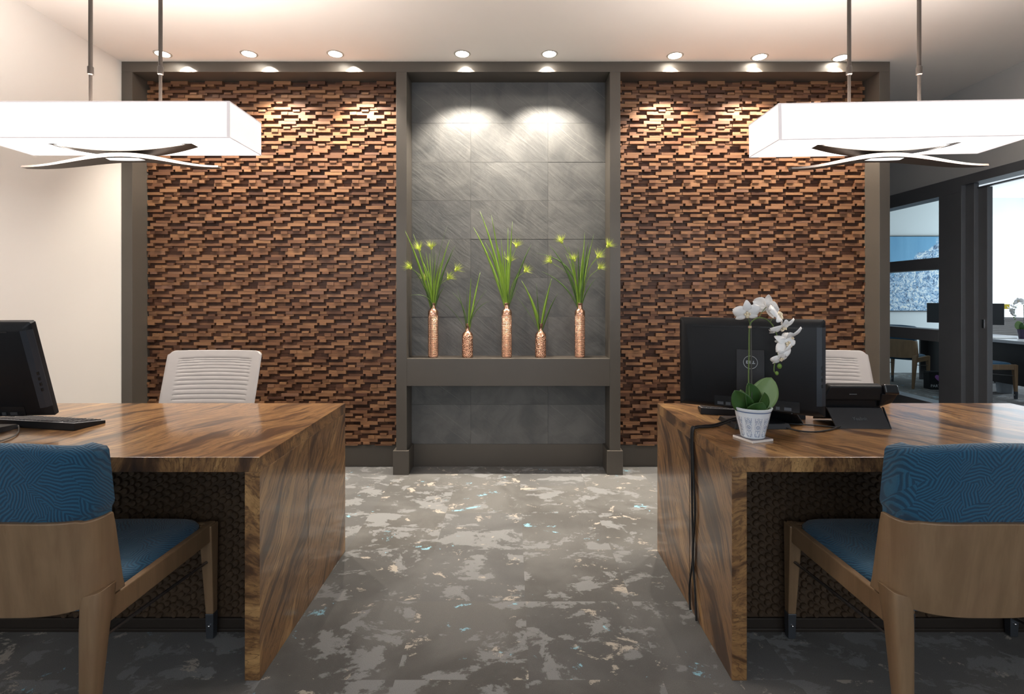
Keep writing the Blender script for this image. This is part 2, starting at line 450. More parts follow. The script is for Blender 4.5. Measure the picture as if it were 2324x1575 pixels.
# ------------------------------------------------------------------ setting
CEIL, XL, XR, YF, YB = 3.04, -2.876, 3.76, 3.81, 4.01
struct(MB().box(-3.1, 9.8, -3.2, 9.2, -.1, 0).build('floor', 'carpet'))
struct(MB().box(-3.1, 9.8, -3.2, 9.2, CEIL, CEIL + .12).build('ceiling', 'ceiling'))
struct(MB().box(XL - .12, XL, -3.1, 9.1, 0, CEIL).build('wall_left', 'wall_white'))
m = MB()                                            # the wall behind the camera, with a wide window opening
m.box(XL, XR, -3.1, -3.0, 0, .5).box(XL, XR, -3.1, -3.0, 2.7, CEIL).box(XL, -2.3, -3.1, -3.0, .5, 2.7).box(3.2, XR, -3.1, -3.0, .5, 2.7)
struct(m.build('wall_front', 'wall_white'))
wb = struct(MB().box(XL, 2.782, YB, 4.25, 0, CEIL).build('wall_back', 'trim'))
struct(MB().box(XL, 9.7, 9.0, 9.1, 0, CEIL).build('wall_office_back', 'office_white'))
m = MB(); m.box(9.6, 9.7, 3.2, 6.9, 0, CEIL).box(9.6, 9.7, 8.6, 9.0, 0, CEIL).box(9.6, 9.7, 6.9, 8.6, 0, .75).box(9.6, 9.7, 6.9, 8.6, 2.2, CEIL)
struct(m.build('wall_office_right', 'office_white'))
struct(MB().box(XR + .12, 9.6, 2.2, 2.3, 0, CEIL).build('wall_office_front', 'office_white'))
# right wall: solid near the camera, header band, glazed partition and doorway
YD0, YD1, YP0, YP1, YG = 3.15, 4.156, 4.315, 4.545, 5.75
m = MB(); m.box(XR, XR + .12, -3.1, YD0 - .1, 0, CEIL).box(XR, XR + .12, YD0 - .1, YG + .1, 2.312, CEIL).box(XR, XR + .12, YG + .1, 9.0, 0, CEIL)
struct(m.build('wall_right', 'wall_grey'))
w1 = struct(MB().box(XR - .015, XR + .13, YP0, YG + .1, 2.186, 2.312).build('window_1', 'door_frame'))       # head of the glazed partition
def bar(nm, y0, y1, z0, z1, par): return MB().box(XR - .015, XR + .13, y0, y1, z0, z1).build(nm, 'door_frame', par, bevel=.003)
bar('window_post', YP0, YP1, 0, 2.186, w1); bar('window_post', YG, YG + .1, 0, 2.186, w1)
bar('window_rail', YP1, YG, 1.555, 1.656, w1); bar('window_rail', YP1, YG, .913, 1.018, w1); bar('window_rail', YP1, YG, 0, .365, w1)
for z0, z1 in ((.365, .913), (1.018, 1.555), (1.656, 2.186)):
    MB().box(XR + .05, XR + .058, YP1, YG, z0, z1).build('window_pane', 'glass', w1)
d1 = struct(MB().box(XR - .015, XR + .13, YD0 - .1, YP0, 2.238, 2.312).build('door_1', 'door_frame'))
MB().box(XR + .045, XR + .075, YD0, YP0, 2.196, 2.206).build('door_track', 'door_frame', d1)
MB().box(XR - .015, XR + .13, YD0 - .1, YD0, 0, 2.238).build('door_jamb', 'door_frame', d1)
MB().box(XR + .02, XR + .06, 4.235, YP0, 0, 2.238).build('door_jamb', 'door_frame', d1, bevel=.002)
ds = MB().box(XR + .055, XR + .10, YD1, 4.26, 0.01, 2.196).build('door_stile', 'door_frame', d1, bevel=.003)
y740 = XR * F / (2218 - CX)
MB().box(XR + .047, XR + .056, 4.175, 4.197, 1.055, 1.125).build('pull_plate', 'chrome', ds, bevel=.002)
# surround frame of the feature wall
t1 = struct(MB().box(XL + .002, 2.782, YF, YB, 2.963, CEIL - .001).build('trim_1', 'trim', bevel=.002))
MB().box(XL + .002, -2.795, YF, YB, 0, 2.963).build('jamb', 'trim', t1, bevel=.002)
MB().box(2.704, 2.782, YF, YB, 0, 2.963).build('jamb', 'trim', t1, bevel=.002)
for x0, x1 in ((-.853, -.775), (.72, .798)):
    MB().box(x0, x1, YF, YB, 0, 2.963).build('column', 'trim', t1, bevel=.002)
    MB().box(x0 - .021, x1 + .016, YF - .012, YB, 0, .177).build('plinth', 'trim', t1, bevel=.002)
MB().box(-.775, .72, YF, YB, .651, .853).build('shelf_beam', 'trim', t1, bevel=.002)
for i, (x0, x1) in enumerate(((-2.795, -.874), (-.759, .704), (.814, 2.704))):
    struct(MB().box(x0, x1, YB - .02, YB, 0, (.167, .173, .167)[i]).build(('baseboard_back_left', 'baseboard_back_middle', 'baseboard_back_right')[i], 'trim', bevel=.002))
struct(MB().box(XL, XL + .015, -3.0, YF, 0, .15).build('baseboard_left', 'trim', bevel=.002))

# stacked walnut mosaic: rows of blocks standing proud by different amounts
def cladding(x0, x1, z0, z1, seed):
    rnd = random.Random(seed); m = MB(); k = .1305 / 295.0
    rows = [(60, -.1, [(140, 440, 2)]), (40, .45, [(490, 745, 2), (190, 305, 3)]), (56, .05, [(390, 690, 2)]),
            (48, .25, [(145, 440, 2), (620, 735, 1.5)]), (36, .40, [(480, 600, 3), (620, 760, 1.2)]), (55, .2, [(390, 690, 2), (275, 390, 2.6)])]
    period = 595 * k; z = z1; unit = 0; shift = rnd.random() * period
    while z > z0 + .002:
        if unit % 2 == 0: shift = (shift + (120, -165, 205)[(unit // 2) % 3] * k) % period
        for h, low, segs in rows:
            hh = h * k; zb = max(z - hh, z0)
            if z - zb < .003: z = zb; continue
            cuts = [0.0]; lv = []
            pos = 0
            for a, b, d in sorted(segs):
                if a > pos: cuts.append(a); lv.append(low)
                cuts.append(b); lv.append(d); pos = b
            if pos < 595: cuts.append(595); lv.append(low)
            n0 = -2; base = x0 + shift - 2 * period
            while base < x1:
                for i, d in enumerate(lv):
                    a, b = base + cuts[i] * k, base + cuts[i + 1] * k
                    a, b = max(a, x0), min(b, x1)
                    if b - a < .002: continue
                    dep = .004 + min(d, 2.45) * .0132 + rnd.uniform(-.001, .001)
                    t = min(1, max(0, rnd.gauss(.62, .17))) if d > 1 else min(1, max(0, rnd.gauss(.20, .13)))  # recessed blocks get darker tones: their shade is put into the colour
                    g = .0003
                    y0 = YB - .012 - dep; y1 = YB - .006
                    m.add([(a + g, y0, zb + g), (b - g, y0, zb + g), (b - g, y0, z - g), (a + g, y0, z - g), (a + g, y1, zb + g), (b - g, y1, zb + g), (b - g, y1, z - g), (a + g, y1, z - g)],
                          [(0, 1, 2, 3), (1, 5, 6, 2), (4, 0, 3, 7), (3, 2, 6, 7), (4, 5, 1, 0)], t)
                base += period
            z = zb
            if z <= z0 + .002: break
        unit += 1
    o = m.build('wood_cladding', 'block', wb, tone=True)
    MB().box(x0, x1, YB - .008, YB + .001, z0, z1).build('backing_board', 'block_back', o)
cladding(-2.795, -.853, .167, 2.962, 3); cladding(.798, 2.704, .167, 2.962, 8)

# slate tiles in the niche
m = MB(); rnd = random.Random(5)
cols = [-.775, -.319, .278, .72]
zs = [EYE - (y - CY) / 293.0 for y in (188, 281, 369, 456, 543, 631, 719, 807)] + [.853 - .0]
zs2 = [EYE - (y - CY) / 293.0 for y in (870, 917, 1007)]
for band in (zs, zs2):
    for zt, zb in zip(band, band[1:]):
        if zt - zb < .01: continue
        for a, b in zip(cols, cols[1:]):
            m.box(a + .0006, b - .0006, YB - .012 - rnd.uniform(0, .0015), YB, zb + .0006, zt - .0006, rnd.random())
m.build('slate_cladding', 'slate', wb, tone=True)

# ------------------------------------------------------------------ downlights
dl = [(369, 122), (565, 122), (761, 122), (1049, 122), (1247, 122), (1532, 126), (1724, 129), (1908, 131)]
dl_labels = ['recessed ceiling downlight nearest the left wall, crossed by a pendant rod', 'recessed ceiling downlight second from the left wall',
             'recessed ceiling downlight over the right half of the left wood panel', 'recessed ceiling downlight over the left half of the slate niche',
             'recessed ceiling downlight over the right half of the slate niche', 'recessed ceiling downlight over the left end of the right wood panel',
             'recessed ceiling downlight over the middle of the right wood panel', 'recessed ceiling downlight farthest right, beside a pendant rod']
for (px, py), lab in zip(dl, dl_labels):
    Y = 1.74 * F / (CY - py); x = (px - CX) * Y / F
    dx = {369: .087, 565: .075, 761: .08, 1049: .015, 1247: -.01}.get(px, 0)
    t = thing('recessed_downlight', lab, 'ceiling light', (x, Y, CEIL), 0, 'row of recessed downlights above the feature wall')
    MB().lathe([(.046, -.0005), (.047, -.004), (.056, -.004), (.060, -.0005)], 32, cap=False).build('trim_ring', 'ring', t, smooth=40)
    MB().lathe([(.001, -.0035), (.045, -.0035), (.045, -.001), (.001, -.001)], 32).build('bulb', 'bulb', t)
    l = bpy.data.lights.new('downlight_beam', 'SPOT'); l.energy = 185; l.color = (1.0, .89, .75); l.spot_size = R(94); l.spot_blend = .8; l.shadow_soft_size = .012
    lo = bpy.data.objects.new('downlight_beam', l); COL.objects.link(lo); lo.parent = t
    lo.location = (dx, 3.757 - Y, -.010); lo.rotation_euler = (R(8), R(-8) if px < 800 else 0, 0)

# ------------------------------------------------------------------ pendant lamps
def make_pendant(name_label, xc, roll):
    L, W, H, ZB, Yc = 1.09, .275, .152, 1.982, 2.3375
    t = thing('pendant_lamp', name_label, 'pendant lamp', (xc, Yc, 0))
    a, b, th = L / 2, W / 2, .004
    rl = Matrix.Translation((0, 0, ZB)) @ Matrix.Rotation(-roll, 4, 'Y') @ Matrix.Translation((0, 0, -ZB))
    m = MB(); z0, z1 = ZB, ZB + H
    m.box(-a, a, -b, -b + th, z0, z1).box(-a, a, b - th, b, z0, z1).box(-a, -a + th, -b + th, b - th, z0, z1).box(a - th, a, -b + th, b - th, z0, z1)
    sh = m.build('lamp_shade', 'shade', t, mx=rl)
    m = MB()
    for z in (z0, z1):
        for s in (-1, 1):
            m.tube([(-a, s * b, z), (a, s * b, z)], .0025, 6); m.tube([(s * a, -b, z), (s * a, b, z)], .0025, 6)
    for s in (-1, 1):
        for q in (-1, 1): m.box(s * a - .0012 if s < 0 else s * a - .012, s * a + .012 if s < 0 else s * a + .0012, q * b - .0008, q * b + .0008, z0, z1)
    m.build('piping', 'shade_piping', sh, mx=rl)
    MB().box(-a + th, a - th, -b + th, b - th, z0 + .004, z0 + .008).build('diffuser', 'diffuser', t, mx=rl)
    for sx in (-.158, .158):
        m = MB()
        m.tube([(sx, 0, 2.34), (sx, 0, CEIL)], .0085, 12)
        rod = m.build('rod', 'bronze', t, smooth=40)
        MB().tube([(sx, 0, ZB + .02), (sx, 0, 2.34)], .0068, 12).build('lower_rod', 'bronze', rod, smooth=40)
        MB().lathe([(.0085, -.02), (.0125, -.016), (.0125, .016), (.0085, .022)], 16, (sx, 0, 2.325)).build('collar', 'bronze', rod, smooth=40)
        MB().lathe([(.045, -.012), (.055, -.004), (.055, 0)], 24, (sx, 0, CEIL)).build('canopy', 'bronze', rod, smooth=40)
    for kind in (0, 1):
        half = (.362, .438)[kind]; loops = []; N = 36
        for i in range(N + 1):
            u = -1 + 2 * i / N; x = u * half; au = abs(u)
            taper = (1 - au ** 1.6)
            if kind == 0:
                z = 1.957 + .042 * au ** 1.8; yf = -.0375; dpt = .045 + .062 * taper; hh = .005
            else:
                c2 = (1 - math.cos(math.pi * min(1, au))) / 2
                z = 1.948 - .059 * c2; yf = -.0375; dpt = .030 + .080 * taper; hh = .020 - .011 * c2
            loops.append([(x, yf, z - hh), (x, yf + dpt, z - hh * .9), (x, yf + dpt, z), (x, yf + (hh * .3 if kind else 0), z)])
        MB().loft(loops).build('metal_blade', 'blade' if kind else 'bronze', t, smooth=50, mx=rl)
    lens = MB(); lens.lathe([(.001, 0), (.112, 0), (.113, .0015), (.112, .003), (.001, .003)], 40, (0, -.004, 1.925), sy=.24)
    ln = lens.build('lens', 'lens', t, smooth=40, mx=rl)
    MB().tube([(.115 * math.cos(2 * math.pi * k / 40), -.004 + .029 * math.sin(2 * math.pi * k / 40), 1.926) for k in range(41)], .0022, 6).build('lens_ring', 'bronze', ln, smooth=40, mx=rl)
    for nm, z, rx, e in (('pendant_downlight', ZB - .001, 0, 28), ('pendant_uplight', ZB + H * .35, math.pi, 30)):
        l = bpy.data.lights.new(nm, 'AREA'); l.shape = 'RECTANGLE'; l.size = L * .92; l.size_y = W * .8; l.energy = e; l.color = (1.0, .90, .81); l.spread = R(180) if rx == 0 else R(165)
        lo = bpy.data.objects.new(nm, l); COL.objects.link(lo); lo.parent = t; lo.location = (0, 0, z); lo.rotation_euler = (rx, 0, 0)
    return t
make_pendant('rectangular white linen pendant lamp hanging level over the left desk', -1.745, 0)
make_pendant('rectangular white linen pendant lamp hanging slightly tilted over the right desk', 1.68, R(1.0))

# ------------------------------------------------------------------ desks
def make_desk(label, x0, x1, wood, inner):
    # inner = +1 when the full end panel seen from the aisle is the right end
    Y0, Y1, TOP, TH = 1.758, 2.661, .759, .051
    xc, yc = (x0 + x1) / 2, (Y0 + Y1) / 2
    t = thing('reception_desk', label, 'desk', (xc, yc, 0)); a, b = (x1 - x0) / 2, (Y1 - Y0) / 2
    MB().box(-a, a, -b, b, TOP - TH, TOP).build('desktop', wood, t, bevel=.0015)
    for s in (-1, 1):
        x = s * (a - TH / 2)
        yj = -b + .42                                    # the seam between two veneer leaves
        ep = MB().box(x - TH / 2, x + TH / 2, -b, b, 0, TOP - TH).build('end_panel', wood + '_side', t, bevel=.0015)
        MB().box(s * a - .001, s * a + .0003, yj - .0009, yj + .0009, .002, TOP - TH).build('veneer_seam', 'seam', ep)
    yp = 2.03 - yc
    m = MB(); m.box(-a + TH, a - TH, yp, yp + .03, .045, TOP - TH)
    rnd = random.Random(int(abs(x0) * 100)); sp = .0315; ix = 0; x = -a + TH + .016
    while x < a - TH - .012:
        z = .062 + (.015 if ix % 2 else 0)
        while z < TOP - TH - .012:
            cx, cz = x + rnd.uniform(-.005, .005), z + rnd.uniform(-.005, .005)
            rx, rz, an = rnd.uniform(.0122, .0168), rnd.uniform(.0105, .0138), rnd.uniform(0, 3.1)
            loops = []
            for rr, dy in ((1, 0), (.95, -.0055), (.80, -.0085), (.02, -.0075)):
                l = []
                for k in range(9):
                    q = 2 * math.pi * k / 9; ex, ez = rr * rx * math.cos(q), rr * rz * math.sin(q)
                    l.append((cx + ex * math.cos(an) - ez * math.sin(an), yp + dy, cz + ex * math.sin(an) + ez * math.cos(an)))
                loops.append(l)
            m.loft(loops, cap=False); z += sp * .98
        x += sp * .86; ix += 1
    m.build('modesty_panel', 'pebble', t, smooth=50)
    MB().box(-a + TH, a - TH, yp - .012, yp + .03, 0.012, .05).build('base_rail', 'panel_base', t, bevel=.002)
    MB().box(-a + TH, a - TH, yp - .018, yp - .004, 0, .014).build('base_strip', 'panel_base', t, bevel=.002)
    return t
make_desk('figured walnut waterfall desk on the left, below the level pendant', -2.69, -.857, 'desk_l', 1)
make_desk('figured walnut waterfall desk on the right, with the potted orchid on it', .747, 2.56, 'desk_r', -1)

# ------------------------------------------------------------------ guest chairs (facing +Y, origin on the floor)
def plan(hw, dep, y0, n=3.2, N=28, inset=0.0):
    pts = []
    for i in range(N + 1):
        a = -math.pi / 2 + math.pi * i / N
        sx, cx = math.sin(a), max(0.0, math.cos(a))
        x = (hw - inset) * math.copysign(abs(sx) ** (2 / n), sx); y = y0 - (dep - inset) * cx ** (2 / n)
        pts.append((x, y))
    return pts
def shell_mesh(levels):
    """levels: list of (outer plan pts, inner plan pts, z); solid C-shaped wall"""
    m = MB(); n = len(levels[0][0]); vs = []; fs = []
    for out, inn, z in levels:
        vs += [(x, y, z) for x, y in out] + [(x, y, z) for x, y in inn]
    w = 2 * n; L = len(levels)
    for l in range(L - 1):
        o = l * w
        for i in range(n - 1):
            fs.append((o + i, o + i + 1, o + w + i + 1, o + w + i)); fs.append((o + n + i + 1, o + n + i, o + w + n + i, o + w + n + i + 1))
        fs.append((o, o + w, o + w + n, o + n)); fs.append((o + n - 1, o + w - 1, o + 2 * w - 1, o + w + n - 1))
    for l in (0, L - 1):
        o = l * w
        for i in range(n - 1): fs.append((o + i, o + n + i, o + n + i + 1, o + i + 1))
    return m.add(vs, fs)
def make_guest_chair(label):
    t = thing('guest_chair', label, 'chair')
    lean = .13
    lv = []
    for k in range(6):
        z = .435 + (.705 - .435) * k / 5; hw = .241 - .008 * k / 5; dy = -(z - .435) * lean
        o = [(x, y + dy) for x, y in plan(hw, .125, -.205)]; i = [(x, y + dy) for x, y in plan(hw, .125, -.205, inset=.017)]
        lv.append((o, i, z))
    # the rim rises a little towards the middle
    m = shell_mesh(lv)
    nv = len(lv[0][0]) * 2
    top = len(m.v) - nv
    for j in range(nv):
        x, y, z = m.v[top + j]; m.v[top + j] = (x, y, z - .012 + .012 * (1 - (abs(x) / .24) ** 2) + (-.006 if abs(x) > .2 else 0))
        x, y, z = m.v[j]; m.v[j] = (x, y, z + .020 * (abs(x) / .24) ** 3)
    m.build('back_shell', 'maple', t, smooth=45, bevel=.003)
    lv = []; K = 40
    for k in range(K + 1):
        z = .455 + (.907 - .455) * k / K; dy = -(z - .435) * lean + .003
        rr = .022; e = rr * (1 - math.sqrt(max(0, 1 - (max(0, z - (.907 - rr)) / rr) ** 2)))
        hw = .224 + .012 * min(1, max(0, (z - .70) / .02)); dep = .108 + (.006 if z > .70 else 0); th = .052
        o = [(x, y + dy) for x, y in plan(hw - e, dep - 2 * e, -.205 - e, n=3.6)]
        i = [(x, y + dy) for x, y in plan(hw - th + e, dep - th, -.205 - e, n=3.6)]
        lv.append((o, i, z))
    cm = shell_mesh(lv)
    cm.v = [(x, y, z + max(0, z - .70) / .207 * (.007 - .021 * min(1, abs(x) / .236) ** 2.5)) for x, y, z in cm.v]
    cm.build('back_cushion', 'fabric', t, smooth=60)
    # seat pad, rounded
    loops = []
    def seat_loop(z, ins):
        pts = []
        for s in range(40):
            a = 2 * math.pi * s / 40; c, q = math.cos(a), math.sin(a)
            x = (.216 - ins) * math.copysign(abs(c) ** .35, c); y = -.0 + (.262 - ins) * math.copysign(abs(q) ** .35, q)
            pts.append((x * (1.0 + .03 * y / .26), y, z))
        return pts
    for z, ins in ((.405, .012), (.425, .003), (.445, .003), (.458, .012), (.466, .035), (.469, .09), (.470, .18)): loops.append(seat_loop(z, ins))
    MB().loft(loops).build('seat', 'fabric', t, smooth=60)
    for s in (-1, 1):
        m = MB(); x0, x1 = sorted((s * .238, s * .215)); q0, q1 = sorted((s * .232, s * .209))
        m.hexa([(q0, -.25, .378), (q1, -.25, .378), (x1, .262, .378), (x0, .262, .378)], [(q0, -.25, .446), (q1, -.25, .446), (x1, .262, .446), (x0, .262, .446)])
        m.build('side_rail', 'maple', t, bevel=.004)
    MB().box(-.215, .215, .240, .262, .378, .442).build('front_rail', 'maple', t, bevel=.004)
    for s in (-1, 1):
        def quad(xo, xi, y0, y1, z): a, b = sorted((s * xo, s * xi)); return [(a, y0, z), (b, y0, z), (b, y1, z), (a, y1, z)]
        lg = MB().hexa(quad(.2405, .211, .240, .270, .098), quad(.2435, .194, .222, .272, .440)).build('leg', 'maple', t, bevel=.004)
        MB().hexa(quad(.2395, .2125, .2415, .2695, 0.004), quad(.2415, .2100, .239, .271, .100)).build('ferrule', 'ferrule', lg, bevel=.002)
        MB().sphere((s * .226, .2385, .055), .006, 10, 6).build('stud', 'chrome', lg, smooth=60)
        # rear leg: wide rounded head under the shell, tapering to the floor
        m = MB(); loops = []
        for z, ox, oy, w, d in ((0.004, .208, -.285, .030, .034), (.20, .226, -.285, .044, .046), (.38, .240, -.282, .056, .062), (.455, .246, -.276, .062, .072), (.484, .247, -.272, .062, .072)):
            l = []
            for k in range(20):
                a = 2 * math.pi * k / 20; c, q = math.cos(a), math.sin(a)
                l.append((s * (ox - w / 2 + w / 2 * math.copysign(abs(c) ** .5, c)), oy + d / 2 * math.copysign(abs(q) ** .5, q), z + (.010 * (c) if z > .47 else 0)))
            loops.append(l)
        lg2 = m.loft(loops).build('leg', 'maple', t, smooth=50, bevel=.002)
        MB().tube([(s * .222, .245, .300), (s * .222, -.27, .345)], .0055, 10).build('stretcher', 'rod', t, smooth=60)
    return t
g1 = make_guest_chair('blue upholstered maple guest chair in the left foreground, at the left desk')
g1.location = (-1.375, 1.725, 0)
def chair_at(label, loc, rz, group=None):
    c = copy_tree(g1); c['label'] = label; c.location = loc; c.rotation_euler = (0, 0, rz)
    if group: c['group'] = group
    return c
chair_at('blue upholstered maple guest chair in the right foreground, facing the orchid desk', (1.290, 1.725, 0), 0)
chair_at('guest chair mostly out of frame at far right, only a metal leg tip showing', (2.12, 1.715, 0), R(-6))
chair_at('small guest chair behind the partition glass, seen from behind', (5.83, 7.70, 0), R(-54))
chair_at('small guest chair seen side-on through the open doorway', (6.20, 6.86, 0), R(-90))

# ------------------------------------------------------------------ white task chairs (backrest facing -Y, origin on the floor)
def make_task_chair(label, loc, rz=0.0, cat='office chair'):
    t = thing('office_chair', label, cat, loc, rz)
    W, Z0, Z1, lean = .53, .50, .993, math.tan(R(17))
    rows = []; NU, NV = 72, 150
    lines = []; z = .945
    step = .0125
    while z > .54: lines.append(z); z -= step; step = min(.0262, step + .0016)
    for j in range(NV + 1):
        v = j / NV; zl = Z0 + (Z1 - Z0) * v; row = []
        hw = W / 2 * (1 - .035 * (v - .5) * 0) * (1.0 - .03 * (1 - v) ** 2)
        rc = .035                                          # rounded top corners
        for i in range(NU + 1):
            u = math.sin(math.pi / 2 * (-1 + 2 * i / NU)); x = u * hw
            e_ = max(0, abs(x) - (hw - rc)); zdrop = (rc - math.sqrt(max(0, rc * rc - e_ * e_))) * max(0, (v - .85) / .15)
            y = .10 + (zl - .76) * lean - .045 * (abs(u) ** 2.2)       # wings come forward
            bow = -.010 * (1 - (u / .78) ** 2) * (v - .45) * 2
            if abs(u) < .80:
                edge = min(1, (.80 - abs(u)) / .06)
                for q in lines:
                    d = abs(zl - q + bow * .6)
                    if d < .006: y += .010 * edge * (1 - d / .006)
                    elif 0 < q - zl < .02: y -= .0
            if abs(u) > .985: y += (abs(u) - .985) / .015 * .004
            row.append((x, y - zdrop * lean, zl - zdrop))
        rows.append(row)
    o = MB().grid(rows).build('backrest', 'chair_white', t, smooth=180, solid=.022)
    loops = []
    for z, ins in ((.44, .03), (.455, .005), (.475, .0), (.49, .02), (.495, .06)):
        loops.append([((.245 - ins) * math.copysign(abs(math.cos(a)) ** .45, math.cos(a)), -.16 + (.235 - ins) * math.copysign(abs(math.sin(a)) ** .45, math.sin(a)), z) for a in [2 * math.pi * k / 32 for k in range(32)]])
    MB().loft(loops).build('seat', 'seat_grey', t, smooth=60)
    MB().tube(smooth_path([(0, -.12, .42), (0, .05, .41), (0, .11, .48), (0, .095, .62)]), .022, 10).build('back_support', 'chair_white', t, smooth=60)
    MB().tube([(0, -.14, .09), (0, -.14, .30), (0, -.14, .44)], [.03, .028, .024], 14).build('gas_column', 'black', t, smooth=40)
    for k in range(5):
        a = 2 * math.pi * k / 5 + .3; d = Vector((math.cos(a), math.sin(a), 0)); c = Vector((0, -.14, 0))
        lg = MB().tube([c + Vector((0, 0, .105)), c + d * .15 + Vector((0, 0, .095)), c + d * .29 + Vector((0, 0, .07))], [.024, .02, .014], 8).build('base_spoke', 'black', t, smooth=50)
        MB().sphere(c + d * .285 + Vector((0, 0, .029)), .028, 12, 8, (1, .7, 1)).build('caster', 'black', lg, smooth=60)
    return t
tc = make_task_chair('ribbed white office chair alone behind the left desk', (-1.708, 2.86, 0))
c = copy_tree(tc); c['label'] = 'ribbed white office chair half hidden behind the black monitor on the orchid desk'; c.location = (1.775, 2.86, 0)
c = copy_tree(tc); c['label'] = 'ribbed white office chair in the bright room beyond the doorway'; c.location = (7.72, 8.05, 0); c.rotation_euler = (0, 0, R(-38))

# ------------------------------------------------------------------ vases and grasses on the shelf
def make_vase(kind, label, px):
    t = thing('vase', label, 'vase', ((px - CX) * 3.895 / F, 3.895, .853), 0, 'copper vases on the slate niche shelf')
    if kind == 'tall': prof = [(.001, 0), (.034, 0), (.0375, .004), (.0385, .02), (.0385, .335), (.036, .350), (.026, .361), (.022, .3645), (.0200, .367), (.0200, .403), (.0212, .405), (.0205, .408), (.016, .408), (.016, .37), (.001, .36)]
    else: prof = [(.001, 0), (.037, 0), (.0405, .004), (.0415, .02), (.041, .160), (.039, .175), (.031, .188), (.022, .195), (.0170, .199), (.0158, .204), (.0155, .248), (.0175, .250), (.0172, .254), (.012, .254), (.012, .2), (.001, .19)]
    MB().lathe(prof, 40).build('body', 'copper_woven' if kind == 'tall' else 'copper_pebbled', t, smooth=50)
    return t
def blade(m, base, tip, w, droop, seed):
    rnd = random.Random(seed); base, tip = Vector(base), Vector(tip)
    d = tip - base; side = Vector((d.z, 0, -d.x)).normalized() if abs(d.z) + abs(d.x) > 0 else Vector((1, 0, 0))
    side = (side + Vector((0, rnd.uniform(-.9, .9), 0))).normalized()
    N = 12; up = Vector((0, 0, 1)); rows = []
    hang = Vector((-d.x * .25, rnd.uniform(-.02, .02), abs(d.x) * .22 + .01)) * droop
    nrm = d.cross(side).normalized()
    for i in range(N + 1):
        t = i / N; p = base + d * t + hang * (4 * t * (1 - t))
        ww = w * (.35 + .65 * min(1, t * 3)) * (1 - t ** 2.6) + .0004
        rows.append([p - side * ww / 2 + nrm * ww * .18, p - nrm * ww * .05, p + side * ww / 2 + nrm * ww * .18])
    m.grid(rows)
def make_grass(label, px, zt, tips, flowers, dark_tips, seed):
    """tips and flowers are pixel positions read off the photograph, set at the vase's own distance"""
    rnd = random.Random(seed); Y = 3.895
    x = (px - CX) * Y / F
    t = thing('grass_bunch', label, 'plant', (x, Y, .853 + zt), 0, 'green grasses in the copper vases')
    o = Vector((x, Y, .853 + zt))
    m1, m2 = MB(), MB(); k = 0
    for lst, mm in ((tips, m1), (dark_tips, m2)):
        for tp in lst:
            k += 1; yt = Y + rnd.uniform(-.10, .055) if 940 < tp[0] < 1370 else 3.785; q = P(tp[0], tp[1], yt) - o
            w = tp[2] * 1.6 if len(tp) > 2 else rnd.uniform(.013, .021); dr = tp[3] if len(tp) > 3 else rnd.uniform(.3, .9)
            b = Vector((rnd.uniform(-.008, .008), rnd.uniform(-.006, .006), -.09))
            mid = Vector((q.x * .04, 0, .0)); blade(mm, b, q, w, dr, seed * 97 + k)
    m1.build('leaf_blades', 'grass', t, smooth=60, solid=.0006); m2.build('dark_leaf_blades', 'grass_dark', t, smooth=60, solid=.0006)
    for fx, fy in flowers:
        yt = Y + rnd.uniform(-.10, .02) if 960 < fx < 1345 else 3.775; c = P(fx, fy, yt) - o
        dr = Vector((c.x * .9, c.y, max(.05, c.z * .55))).normalized()
        fm = MB(); fm.tube(smooth_path([(rnd.uniform(-.007, .007), 0, -.08), (c.x * .35, c.y * .4, c.z * .62), c - dr * .012, c], 5), .0014, 6)
        st = fm.build('flower_stem', 'grass', t, smooth=60)
        hm = MB(); hm.sphere(c, .011, 10, 6, (1, 1, 1.25))
        for q in range(120):
            a = Vector((rnd.gauss(0, 1), rnd.gauss(0, 1), rnd.gauss(0, 1))).normalized()
            a = (a * .85 + dr * 1.0).normalized(); L = rnd.uniform(.035, .085)
            e = c + a * L + Vector((0, 0, -.004)); s = a.orthogonal().normalized() * .0009
            s2 = a.cross(s); hm.add([c - s, c + s, c + s2, e], [(0, 1, 3), (1, 2, 3), (2, 0, 3)])
        hm.build('flower_head', 'tuft', st, smooth=60)
    return t
vz = [('tall', 'tall copper vase at the left end of the niche shelf', 983), ('short', 'short pebbled copper vase standing left of the middle vase', 1061), ('tall', 'tall copper vase in the middle of the niche shelf', 1150),
      ('short', 'short pebbled copper vase standing right of the middle vase', 1227), ('tall', 'tall copper vase at the right end of the niche shelf', 1316)]
for k, l, px in vz: make_vase(k, l, px)
make_grass('bushy green grass with lime tufts in the leftmost copper vase', 983, .408,
    [(919, 523, .013, .3), (938, 531, .009, .4), (1020, 545, .014, .5), (975, 575, .009), (990, 575, .008), (952, 580), (1003, 590), (966, 570), (960, 600)],
    [(952, 566), (979, 563), (932, 608), (966, 633), (1017, 632), (1034, 613)],
    [(1034, 556, .010, .5), (1030, 572, .010, .6), (1015, 513, .003, .8), (928, 671, .004, 1.2), (1010, 648, .006), (930, 600, .006), (985, 545, .006), (955, 640, .006)], 1)
make_grass('sparse narrow grass in the short copper vase left of the middle', 1061, .251,
    [(1090, 617, .010, .2), (1069, 631, .009, .1)], [], [(1026, 663, .005, 1.1), (1111, 683, .006, .8), (1105, 658, .004, .6), (1000, 682, .003, .3), (1060, 650, .004, .3), (1038, 655, .003, .4)], 2)
